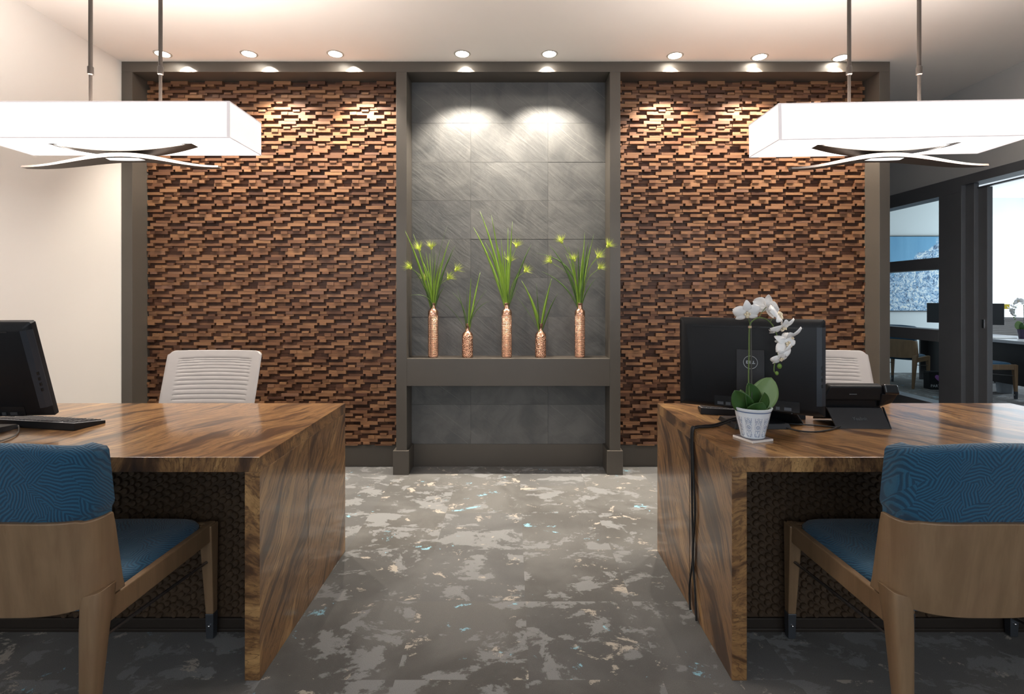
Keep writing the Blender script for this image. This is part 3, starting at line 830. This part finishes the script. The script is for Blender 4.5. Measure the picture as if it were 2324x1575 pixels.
make_grass('tallest grass with three lime tufts in the middle copper vase', 1150, .408,
    [(1089, 479, .014, .4), (1074, 515, .013, .3), (1115, 488, .013, .1), (1137, 541, .010, .1), (1153, 517, .013, .1), (1163, 502, .010, .2), (1100, 548, .014, .5), (1130, 560), (1145, 570)],
    [(1172, 559), (1157, 594), (1192, 615)],
    [(1206, 554, .011, .3), (1190, 600, .006), (1176, 650, .006, .3), (1165, 560, .006), (1140, 600, .006)], 3)
make_grass('sparse narrow grass in the short copper vase right of the middle', 1227, .251,
    [(1252, 632, .012, .2), (1183, 636, .010, .5), (1190, 650, .006, .6)], [], [(1266, 666, .008, .3), (1217, 643, .005, .1), (1168, 668, .003, .2), (1240, 660, .004)], 4)
make_grass('bushy grass with six lime tufts in the rightmost copper vase', 1316, .408,
    [(1327, 527, .010, .1), (1348, 531, .009, .3), (1290, 560, .009, .3), (1283, 575, .008), (1340, 560), (1325, 560), (1300, 580)],
    [(1275, 549), (1379, 559), (1250, 594), (1304, 590), (1357, 583), (1360, 608)],
    [(1246, 556, .014, .6), (1217, 575, .010, 1.2), (1229, 616, .008, .5), (1262, 585, .009), (1312, 560, .010), (1336, 545, .012), (1352, 632, .007), (1320, 600, .010)], 5)

# ------------------------------------------------------------------ computers on the desks
TOP = .759
def make_computer(label, loc, yaw, tilt, wd=.556, ht=.385, z0=.070, easel=True):
    """all-in-one computer seen from behind; its back faces local -Y"""
    t = thing('desktop_computer', label, 'computer', loc, yaw)
    tm = Matrix.Translation((0, 0, z0)) @ Matrix.Rotation(tilt, 4, 'X') @ Matrix.Translation((0, 0, -z0))
    a = wd / 2
    # body: thin rim, deeper bevelled middle; lower edge bows down
    prof = []
    loops = []
    def loop(ins, y, bow):
        l = []
        zt, zb = z0 + ht - ins, z0 + ins
        n = 14
        for k in range(n + 1): x = -a + ins + (2 * a - 2 * ins) * k / n; l.append((x, y, zb - bow * (1 - (x / a) ** 2)))
        l += [(a - ins, y, zt - .006), (a - ins - .006, y, zt), (-a + ins + .006, y, zt), (-a + ins, y, zt - .006)]
        return l
    MB().loft([loop(0.002, .030, .0), loop(0, .026, .0), loop(0, .004, .0), loop(.012, -.010, .002), loop(.030, -.018, .003)]).build('housing', 'black', t, smooth=30, mx=tm)
    MB().box(-a + .012, a - .012, .030, .032, z0 + .02, z0 + ht - .012).build('screen', 'black_gloss', t, mx=tm)
    v = MB().box(-a + .060, a - .075, -.0195, -.017, z0 + ht - .037, z0 + ht - .031).build('vent_slot', 'black_gloss', t, mx=tm)
    pl = MB().box(-.042, .064, -.026, -.017, z0 + .05, z0 + ht - .127).build('mount_plate', 'dark_grey', t, mx=tm, bevel=.002)
    lm = tm @ Matrix.Translation((.012, -.0275, z0 + ht - .180)) @ Matrix.Rotation(R(90), 4, 'X')
    text_mesh('DELL', .0150, 'logo_lettering', 'logo', pl, lm, offset=.0009)
    m = MB(); m.tube([lm @ Vector((.0265 * math.cos(2 * math.pi * k / 48), .0265 * math.sin(2 * math.pi * k / 48), 0)) for k in range(49)], .0012, 6)
    m.build('logo_ring', 'logo', pl, smooth=60)
    # recessed socket bay with sockets along the bottom
    bay = MB().box(-.13, .19, -.0195, -.017, z0 + .012, z0 + .055).build('socket_bay', 'black_gloss', t, mx=tm)
    for x0, w in ((-.118, .024), (-.085, .02), (-.055, .03), (.075, .018), (.105, .014), (.135, .026)):
        MB().box(x0, x0 + w, -.0225, -.019, z0 + .018, z0 + .030).build('socket', 'ferrule', bay, mx=tm)
    st = MB()
    if easel: st.hexa([(-.03, .150, 0), (.203, .150, 0), (.203, .172, 0), (-.03, .172, 0)], [(-.06, -.018, z0 + .10), (.12, -.018, z0 + .10), (.12, .002, z0 + .10), (-.06, .002, z0 + .10)])
    else: st.hexa([(-.05, -.045, .010), (.05, -.045, .010), (.05, .005, .010), (-.05, .005, .010)], [(-.05, -.050, z0 + .12), (.05, -.050, z0 + .12), (.05, -.034, z0 + .12), (-.05, -.034, z0 + .12)])
    st.build('stand_arm', 'black', t, bevel=.003)
    bx = Matrix.Translation((.022, .045, 0)) if easel else Matrix.Translation((.0, -.032, 0)) @ Matrix.Scale(.70, 4, (0, 1, 0))
    MB().hexa([(-.118, -.075, 0), (.118, -.075, 0), (.118, .10, 0), (-.118, .10, 0)], [(-.112, -.068, .022), (.108, -.068, .022), (.108, .095, .018), (-.112, .095, .018)]).build('stand_base', 'dark_grey', t, bevel=.002, mx=bx @ Matrix.Rotation(-yaw, 4, 'Z'))
    pp_ = MB().prism([(a - .030, -.0190), (a - .012, -.0112), (a + .0006, .0035), (a + .0006, .007), (a - .012, -.006), (a - .030, -.0140)], 'z', z0 + .045, z0 + ht - .03).build('port_panel', 'port', t, mx=tm)
    for k in range(4):
        MB().box(a - .014, a - .008, -.0125, -.006, z0 + .19 - k * .024, z0 + .203 - k * .024).build('side_socket', 'black_gloss', pp_, mx=tm)
    return t
# right computer: left rear corner (0.746, 2.30), right rear corner (1.226, 2.02)
yawr = -math.atan2(.28, .48)
cr = make_computer('black all-in-one computer with round silver logo, back turned, behind the orchid', (.992, 2.175, TOP), yawr, R(1.5))
cl = make_computer('black all-in-one computer at the far left, leaning, cut off by the frame', (-2.168, 2.11, TOP), R(6), R(17.5), ht=.41, z0=.055, easel=False)

def make_keyboard(label, loc, rz):
    t = thing('keyboard', label, 'keyboard', loc, rz)
    L, W = .44, .135
    prof = [(-W / 2, 0), (W / 2, 0), (W / 2, .012), (-W / 2, .030)]
    MB().prism(prof, 'x', -L / 2, L / 2).build('case', 'black', t, bevel=.002)
    MB().hexa([(-L / 2 + .003, -W / 2 + .003, .0290), (L / 2 - .003, -W / 2 + .003, .0290), (L / 2 - .003, W / 2 - .003, .0120), (-L / 2 + .003, W / 2 - .003, .0120)], [(-L / 2 + .003, -W / 2 + .003, .0302), (L / 2 - .003, -W / 2 + .003, .0302), (L / 2 - .003, W / 2 - .003, .0130), (-L / 2 + .003, W / 2 - .003, .0130)]).build('top_plate', 'kb_plate', t)
    m = MB(); sl = -.018 / W
    for r in range(6):
        y = -W / 2 + .014 + r * .0205
        x = -L / 2 + .010
        while x < L / 2 - .020:
            w = .0155; z = .030 + sl * (y + W / 2)
            if not (.055 < x < .062 or .125 < x < .132):
                q = .0012; z2 = z + .005
                m.hexa([(x, y, z - .002), (x + w, y, z - .002), (x + w, y + .0155, z - .004), (x, y + .0155, z - .004)],
                       [(x + q, y + q, z2), (x + w - q, y + q, z2), (x + w - q, y + .0155 - q, z2 - .002), (x + q, y + .0155 - q, z2 - .002)])
            x += .0188
    m.build('key_field', 'key', t)
    return t
make_keyboard('black keyboard turned at an angle on the left desk', (-1.985, 2.212, TOP), R(-10.5))
make_keyboard('black keyboard on the orchid desk, mostly behind the computer', (1.107, 2.417, TOP), R(-14))

# ------------------------------------------------------------------ desk phone
def make_phone():
    t = thing('desk_phone', 'black desk phone with grey lettering, back turned, beside the computer', 'phone', (1.452, 2.155, TOP), R(-2))
    # easel foot: broad plate leaning from the desk up to the body
    MB().hexa([(-.108, -.018, .0), (.112, -.018, .0), (.112, -.008, .0), (-.108, -.008, .0)], [(-.122, .030, .078), (.105, .030, .078), (.105, .040, .078), (-.122, .040, .078)]).build('stand', 'dark_grey', t, bevel=.002)
    MB().prism([(-.018, .0005), (-.006, .0005), (.042, .080), (.030, .080)], 'x', .112, .1145).build('stand_edge', 'ferrule', t)
    # body: sloping slab, narrower at the foot, with a rounded top
    body = MB(); lo = [(-.118, .035, .078), (.118, .035, .078), (.118, .13, .020), (-.118, .13, .020)]
    body.hexa([(-.120, .060, .030), (.112, .060, .030), (.112, .150, .002), (-.120, .150, .002)], [(-.118, .028, .150), (.115, .028, .150), (.115, .075, .172), (-.118, .075, .172)])
    body.build('body', 'black', t, bevel=.006, seg=3)
    body = MB().hexa([(-.145, .020, .110), (.105, .020, .110), (.105, .050, .105), (-.145, .050, .105)], [(-.122, .005, .172), (.095, .005, .172), (.095, .040, .182), (-.122, .040, .182)])
    dsp = body.build('display_head', 'black', t, bevel=.008, seg=3)
    MB().box(-.040, -.010, .0095, .013, .136, .139).build('vent', 'phone_logo', dsp)
    MB().hexa([(.095, .030, .085), (.150, .030, .100), (.150, .120, .06), (.095, .120, .05)], [(.088, .004, .140), (.158, .004, .142), (.158, .060, .150), (.088, .060, .150)]).build('cradle', 'black', t, bevel=.005, seg=3)
    MB().hexa([(.098, -.004, .142), (.160, -.004, .140), (.163, .16, .085), (.101, .16, .085)], [(.092, .000, .184), (.152, .000, .182), (.155, .165, .118), (.095, .165, .118)]).build('handset', 'black_gloss', t, bevel=.008, seg=3)
    al = math.atan2(.078, .048)
    text_mesh('Yealink', .020, 'lettering', 'phone_logo', t, Matrix.Translation((-.002, .0035, .0365)) @ Matrix.Rotation(al, 4, 'X'))
    return t
make_phone()

# ------------------------------------------------------------------ orchid, pot and coaster
OC = Vector((.923, 1.985, TOP))
co_ = MB().box(-.05, .05, -.05, .05, 0, .008).build('coaster', 'coaster', bevel=.001)
co_.location = OC; co_.rotation_euler = (0, 0, R(20))
tag(co_, 'square printed coaster under the blue and white flower pot', 'coaster')
MB().box(-.047, .047, -.047, .047, .008, .0088).build('printed_top', 'coaster_top', co_)
pt = thing('flower_pot', 'small blue and white patterned ceramic pot on the coaster', 'flower pot', (OC.x, OC.y, TOP + .009), R(8))
pb = MB(); seg = 60; loops = []
def facet(a, k): return 1 - k * (.5 - .5 * math.cos(10 * (a - .2)))
for r, z, k in ((.001, 0, 0), (.040, 0, 0), (.0435, .003, 0), (.0445, .010, .05), (.0500, .035, .05), (.0575, .065, .045), (.062, .088, .02), (.0630, .098, 0), (.0665, .106, 0), (.0695, .112, 0), (.0695, .115, 0), (.064, .1155, 0), (.060, .105, 0), (.058, .098, 0), (.001, .096, 0)):
    loops.append([(r * facet(2 * math.pi * q / seg, k) * math.cos(2 * math.pi * q / seg), r * facet(2 * math.pi * q / seg, k) * math.sin(2 * math.pi * q / seg), z) for q in range(seg)])
pb.loft(loops).build('body', 'pot', pt, smooth=60)
orx = thing('orchid', 'white orchid with arching stem in the blue and white pot', 'plant', (OC.x, OC.y, TOP + .105))
OB = Vector((OC.x, OC.y, TOP + .105))
def OP(px, py, dy=0.0): return P(px, py, OC.y + dy) - OB
m = MB(); m.lathe([(.001, -.004), (.057, -.006), (.055, .002), (.03, .006), (.001, .008)], 28)
m.build('potting_bark', 'bark', orx, smooth=60)
def leaf(px, py, dy, wpx, base=(0, 0), cup=.25, mat='leaf', bend=.25, face=0.0, name='leaf'):
    tip = OP(px, py, dy); b = Vector((base[0], base[1], -.005)); d = tip - b; L = d.length; w = wpx * OC.y / F
    view = Vector((0, -1, 0)); side = d.cross(view).normalized()
    side = (Matrix.Rotation(face, 3, d.normalized()) @ side); nr = side.cross(d).normalized()
    if nr.y > 0: nr = -nr
    rows = []; N = 16
    for i in range(N + 1):
        t = i / N; p = b + d * t + nr * (-(bend) * L * (t * t - t))
        prof = math.sin(math.pi * min(1, (.10 + .90 * t)) ** 1.15) ** .62 if t < 1 else 0.02
        row = []
        for j in range(9):
            u = -1 + 2 * j / 8
            row.append(p + side * (u * w * .62 * prof) + nr * (cup * w / 2 * prof * (abs(u) ** 1.3 - .3)))
        rows.append(row)
    return MB().grid(rows).build(name, mat, orx, smooth=180, solid=.0016)
leaf(1751, 857, .015, 48, (.012, .01), .30, 'leaf_pale', .12, R(-12))
leaf(1722, 867, .03, 30, (.004, .01), .2, 'leaf', .1)
leaf(1697, 869, -.005, 44, (-.004, 0), .55, 'leaf', .10, R(30))
leaf(1667, 886, -.02, 36, (-.012, -.008), .4, 'leaf', .16, R(-25))
leaf(1732, 914, -.048, 40, (-.018, -.012), .35, 'leaf', .62, R(10))
leaf(1680, 884, .03, 16, (-.006, .01), .2, 'leaf_pale', .1)
leaf(1735, 890, -.02, 36, (.005, -.004), .5, 'leaf', .30, R(35))
sp = smooth_path([OP(1701, 915), OP(1699, 860), OP(1700, 800), OP(1701, 744), OP(1707, 729), OP(1722, 721, -.005), OP(1738, 724, -.01), OP(1752, 736, -.015), OP(1762, 757, -.02), OP(1768, 780, -.02), OP(1765, 806, -.02), OP(1758, 826, -.02), OP(1757, 842, -.02), OP(1762, 848, -.02)], 6)
MB().tube(sp, [.0026] * 30 + [.0022] * (len(sp) - 30), 8).build('flower_stem', 'stem', orx, smooth=60)
MB().tube([OP(1706, 915, .004), OP(1704, 725, .004)], .0028, 8).build('support_stick', 'bamboo', orx, smooth=60)
MB().lathe([(.0058, -.004), (.0062, 0), (.0058, .004)], 12, OP(1702, 742)).build('stem_tie', 'tie', orx, smooth=60)
def flower(px, py, dy, nrm, roll, size, stem_from=None):
    c = OP(px, py, dy); z = Vector(nrm).normalized(); x = Vector((0, 0, 1)).cross(z)
    x = x.normalized() if x.length > .1 else Vector((1, 0, 0)); y = z.cross(x)
    mx = Matrix.Translation(c) @ Matrix((x, y, z)).transposed().to_4x4() @ Matrix.Rotation(roll, 4, 'Z') @ Matrix.Scale(size, 4)
    m = MB()
    for ang, ln, wd, kd in ((90, .046, .030, .1), (215, .044, .027, .1), (325, .044, .027, .1), (12, .046, .050, -.15), (168, .046, .050, -.15)):
        a = R(ang); d = Vector((math.cos(a), math.sin(a), 0)); s = Vector((-math.sin(a), math.cos(a), 0)); rows = []
        zo = .0015 if kd < 0 else 0
        for i in range(9):
            t = i / 8; pr = math.sin(math.pi * (.06 + .92 * t) ** (.85 if kd > 0 else 1.0)) ** .7
            rows.append([d * (ln * t + .002) + s * (u * wd / 2 * pr) + Vector((0, 0, zo + .010 * math.sin(t * 2.2) * (1 - .5 * abs(u)) - .012 * t * t + kd * .02 * u * u)) for u in (-1, -.6, -.2, .2, .6, 1)])
        m.grid(rows)
    fl = m.build('flower', 'petal', orx, smooth=180, mx=mx, solid=.0006)
    m = MB(); m.sphere((0, .002, .008), .0045, 10, 6, (1, 1, 1.2)); m.sphere((0, -.010, .009), .007, 10, 6, (.9, 1.4, .5))
    m.sphere((.008, -.002, .010), .005, 8, 6, (.6, 1, 1)); m.sphere((-.008, -.002, .010), .005, 8, 6, (.6, 1, 1))
    m.build('flower_lip', 'lip', fl, smooth=60, mx=mx)
    if stem_from:
        MB().tube(smooth_path([OP(*stem_from), (OP(*stem_from) + c) / 2 + Vector((0, 0, .004)), c - z * .002], 4), .0013, 6).build('flower_stalk', 'stem', fl, smooth=60)
flower(1695, 709, -.02, (-.10, -.75, -.40), R(8), 1.06, (1702, 738, 0))
flower(1739, 697, .0, (.75, .55, .15), R(20), 1.08, (1722, 722, -.005))
flower(1763, 714, -.02, (.55, -.35, .30), R(-10), 1.28, (1748, 731, -.015))
flower(1775, 742, -.02, (.35, -.45, -.75), R(40), 1.1, (1758, 746, -.02))
flower(1791, 764, -.015, (.40, -.40, -.80), R(65), 1.12, (1767, 770, -.02))
flower(1784, 781, -.03, (.15, -.80, .25), R(50), 1.05, (1768, 778, -.02))
flower(1777, 801, -.025, (.45, -.45, -.65), R(80), .95, (1765, 805, -.02))
flower(1771, 812, -.03, (.2, -.7, -.55), R(30), .78, (1763, 812, -.02))
for px, py, r in ((1769, 831, .0095), (1763, 847, .0072)):
    MB().sphere(OP(px, py, -.024), r, 14, 8, (.9, .9, 1.1)).build('bud', 'bud', orx, smooth=60)
# second orchid, in the office beyond
pot2 = thing('flower_pot', 'dark flower pot on the desk beyond the doorway', 'flower pot', (6.93, 7.02, .745))
MB().lathe([(.001, 0), (.045, 0), (.06, .11), (.066, .13), (.060, .13), (.055, .11), (.001, .10)], 28).build('body', 'purple_pot', pot2, smooth=50)
or2 = copy_tree(orx); or2['label'] = 'backlit orchid in the bright room at the right edge of the picture'; or2.location = (6.93, 7.02, .745 + .112); or2.rotation_euler = (0, 0, R(170))

# ------------------------------------------------------------------ cables
def cable(label, pts, r, mat='cable', k=6):
    o = MB().tube(smooth_path(pts, k), r, 8).build('cable', mat, smooth=60); tag(o, label, 'cable'); return o
zt = TOP + .005
def D(px, py): # point on the desk top under that pixel
    Y = (EYE - zt) * F / (py - CY); return Vector(((px - CX) * Y / F, Y, zt))
xe = .747 - .006
for i, (dx, lab) in enumerate(((0, 'black cable over the aisle edge of the right desk, front strand reaching the carpet'), (.022, 'black cable over the aisle edge of the right desk, strand hanging behind its twin'))):
    e = D(1570, 962); ye = 2.125 + dx * .9
    pts = [Vector((1.00, 2.20 + dx, TOP + .035)), Vector((.93, 2.19 + dx, TOP + .022)), Vector((.86, 2.17 + dx, zt)), Vector((.80, 2.145 + dx, zt + .001)), Vector((.757, ye, zt + .002)), Vector((xe, ye - .004, TOP - .010)),
           Vector((xe - .001, ye - .012, .60)), Vector((xe - .001, ye - .030 + dx * .5, .42)), Vector((xe - .001, ye - .005 - dx, .25)), Vector((xe - .001, ye - .035 + dx * 2.2, .10)), Vector((xe - .002, ye - .050 + dx * 2.4, .006))]
    cable(lab, pts, .0042, 'cable', 7)
cable('black cable looping across the right desk from the computer to the phone', [Vector((1.13, 2.09, TOP + .075)), D(1758, 948) + Vector((0, -.02, .025)), D(1772, 966) + Vector((0, 0, .006)), D(1800, 975), D(1840, 980), D(1880, 976), D(1912, 968) + Vector((0, 0, .004)), D(1928, 966) + Vector((0, 0, .010))], .0033)
cable('second thin black cable lying behind the loop towards the phone', [D(1768, 957), D(1800, 962), D(1850, 965), D(1900, 970)], .0030)
cable('thin grey cable hooked over the left desk beside the leaning computer', [Vector((-2.14, 2.115, TOP + .05)), D(28, 950) + Vector((0, 0, .03)), D(36, 962) + Vector((0, 0, .015)), D(43, 972), D(38, 985), D(15, 996), D(-20, 1006)], .0028, 'cable_grey')

# ------------------------------------------------------------------ office beyond the glass
pa = MB().box(-.85, .85, -.02, .02, -.64, .64).build('painting', 'art'); pa.location = (7.15, 8.975, 1.72)
tag(pa, 'blue and white abstract painting behind the partition glass', 'painting')
m = MB(); m.box(-.862, .862, -.012, .022, .64, .652).box(-.862, .862, -.012, .022, -.652, -.64).box(-.862, -.85, -.012, .022, -.64, .64).box(.85, .862, -.012, .022, -.64, .64)
m.build('frame', 'black', pa)
od = thing('office_desk', 'dark desk with pale top in the room beyond the doorway', 'desk', (6.93, 7.4, 0))
MB().box(-.44, .44, -.90, .90, .705, .745).build('desktop', 'office_top', od, bevel=.002)
for y in (-.88, .85): MB().box(-.42, .42, y, y + .03, 0, .705).build('end_panel', 'office_desk', od)
MB().box(-.30, -.275, -.85, .85, .15, .705).build('modesty_panel', 'office_desk', od)
def office_monitor(label, x, y, rz):
    t = thing('monitor', label, 'monitor', (x, y, .745), rz)
    MB().box(-.26, .26, -.02, .02, .165, .475).build('housing', 'dark_grey', t, bevel=.004)
    MB().box(-.03, .03, -.03, .0, .01, .25).build('stand_arm', 'dark_grey', t); MB().box(-.11, .11, -.09, .08, 0, .012).build('stand_base', 'dark_grey', t)
    return t
office_monitor('dark monitor seen through the partition glass, lower right of the painting', 6.74, 8.02, R(-62))
office_monitor('dark monitor at the edge of the doorway, with the yellow note', 6.80, 7.52, R(-28))
yn = MB().box(-.05, .05, -.0015, .0015, -.035, .035).build('paper_note', 'yellow'); yn.location = (7.06, 7.40, 1.175); tag(yn, 'small yellow paper note on the monitor in the doorway', 'note')
bg = thing('gift_bag', 'black party bag with a purple heart on the floor behind the glass', 'bag', (6.07, 7.40, 0), R(-6))
MB().hexa([(-.13, -.07, 0), (.13, -.07, 0), (.13, .07, 0), (-.13, .07, 0)], [(-.14, -.055, .25), (.14, -.055, .25), (.14, .055, .25), (-.14, .055, .25)]).build('bag_body', 'black', bg)
hm = Matrix.Translation((-.01, -.0645, .165)) @ Matrix.Rotation(R(90 - 3), 4, 'X')
hp = []
for k in range(40):
    a = 2 * math.pi * k / 40; hp.append((.0035 * 16 * math.sin(a) ** 3, .0035 * (13 * math.cos(a) - 5 * math.cos(2 * a) - 2 * math.cos(3 * a) - math.cos(4 * a))))
MB().prism(hp, 'z', 0, .002).build('heart_print', 'purple', bg, mx=hm)
MB().lathe([(.001, 0), (.022, 0), (.022, .002), (.001, .002)], 20).build('dot_print', 'teal', bg, mx=Matrix.Translation((.11, -.064, .18)) @ Matrix.Rotation(R(87), 4, 'X'))
text_mesh('PARTY!', .055, 'lettering', 'bag_white', bg, Matrix.Translation((-.035, -.0695, .05)) @ Matrix.Rotation(R(87), 4, 'X'))
wb2 = MB().lathe([(.001, 0), (.085, 0), (.105, .24), (.11, .245), (.100, .24), (.082, .01), (.001, .01)], 28).build('waste_bin', 'bin', smooth=50); wb2.location = (6.76, 7.10, 0)
tag(wb2, 'pale blue waste bin under the desk beyond the doorway', 'waste bin')
pp = MB().box(-.15, .15, -.11, .11, 0, .012).build('paper_stack', 'paper'); pp.location = (6.72, 7.15, .745); tag(pp, 'white papers lying on the desk beyond the doorway', 'paper')

# ------------------------------------------------------------------ light
def area(name, loc, rot, sx, sy, e, c):
    l = bpy.data.lights.new(name, 'AREA'); l.shape = 'RECTANGLE'; l.size = sx; l.size_y = sy; l.energy = e; l.color = c
    o = bpy.data.objects.new(name, l); COL.objects.link(o); o.location = loc; o.rotation_euler = rot; return o
area('front_window_daylight', (.45, -3.12, 1.6), (R(113), 0, 0), 5.4, 2.15, 92, (.90, .95, 1.0))
area('office_window_daylight', (9.66, 7.75, 1.45), (0, R(90), 0), 1.4, 1.65, 130, (.80, .91, 1.0))
area('office_ceiling_fill', (6.3, 5.2, CEIL - .01), (0, 0, 0), 1.2, 1.2, 26, (.80, .91, 1.0))  # unseen fill light under the office ceiling, no fixture modelled
w = bpy.data.worlds.new('world'); S.world = w; w.use_nodes = True
w.node_tree.nodes['Background'].inputs[0].default_value = (.70, .82, 1.0, 1); w.node_tree.nodes['Background'].inputs[1].default_value = .5
S.view_settings.view_transform = 'Standard'; S.view_settings.look = 'None'; S.view_settings.gamma = 1; S.view_settings.use_curve_mapping = False
S.view_settings.exposure = 0.0
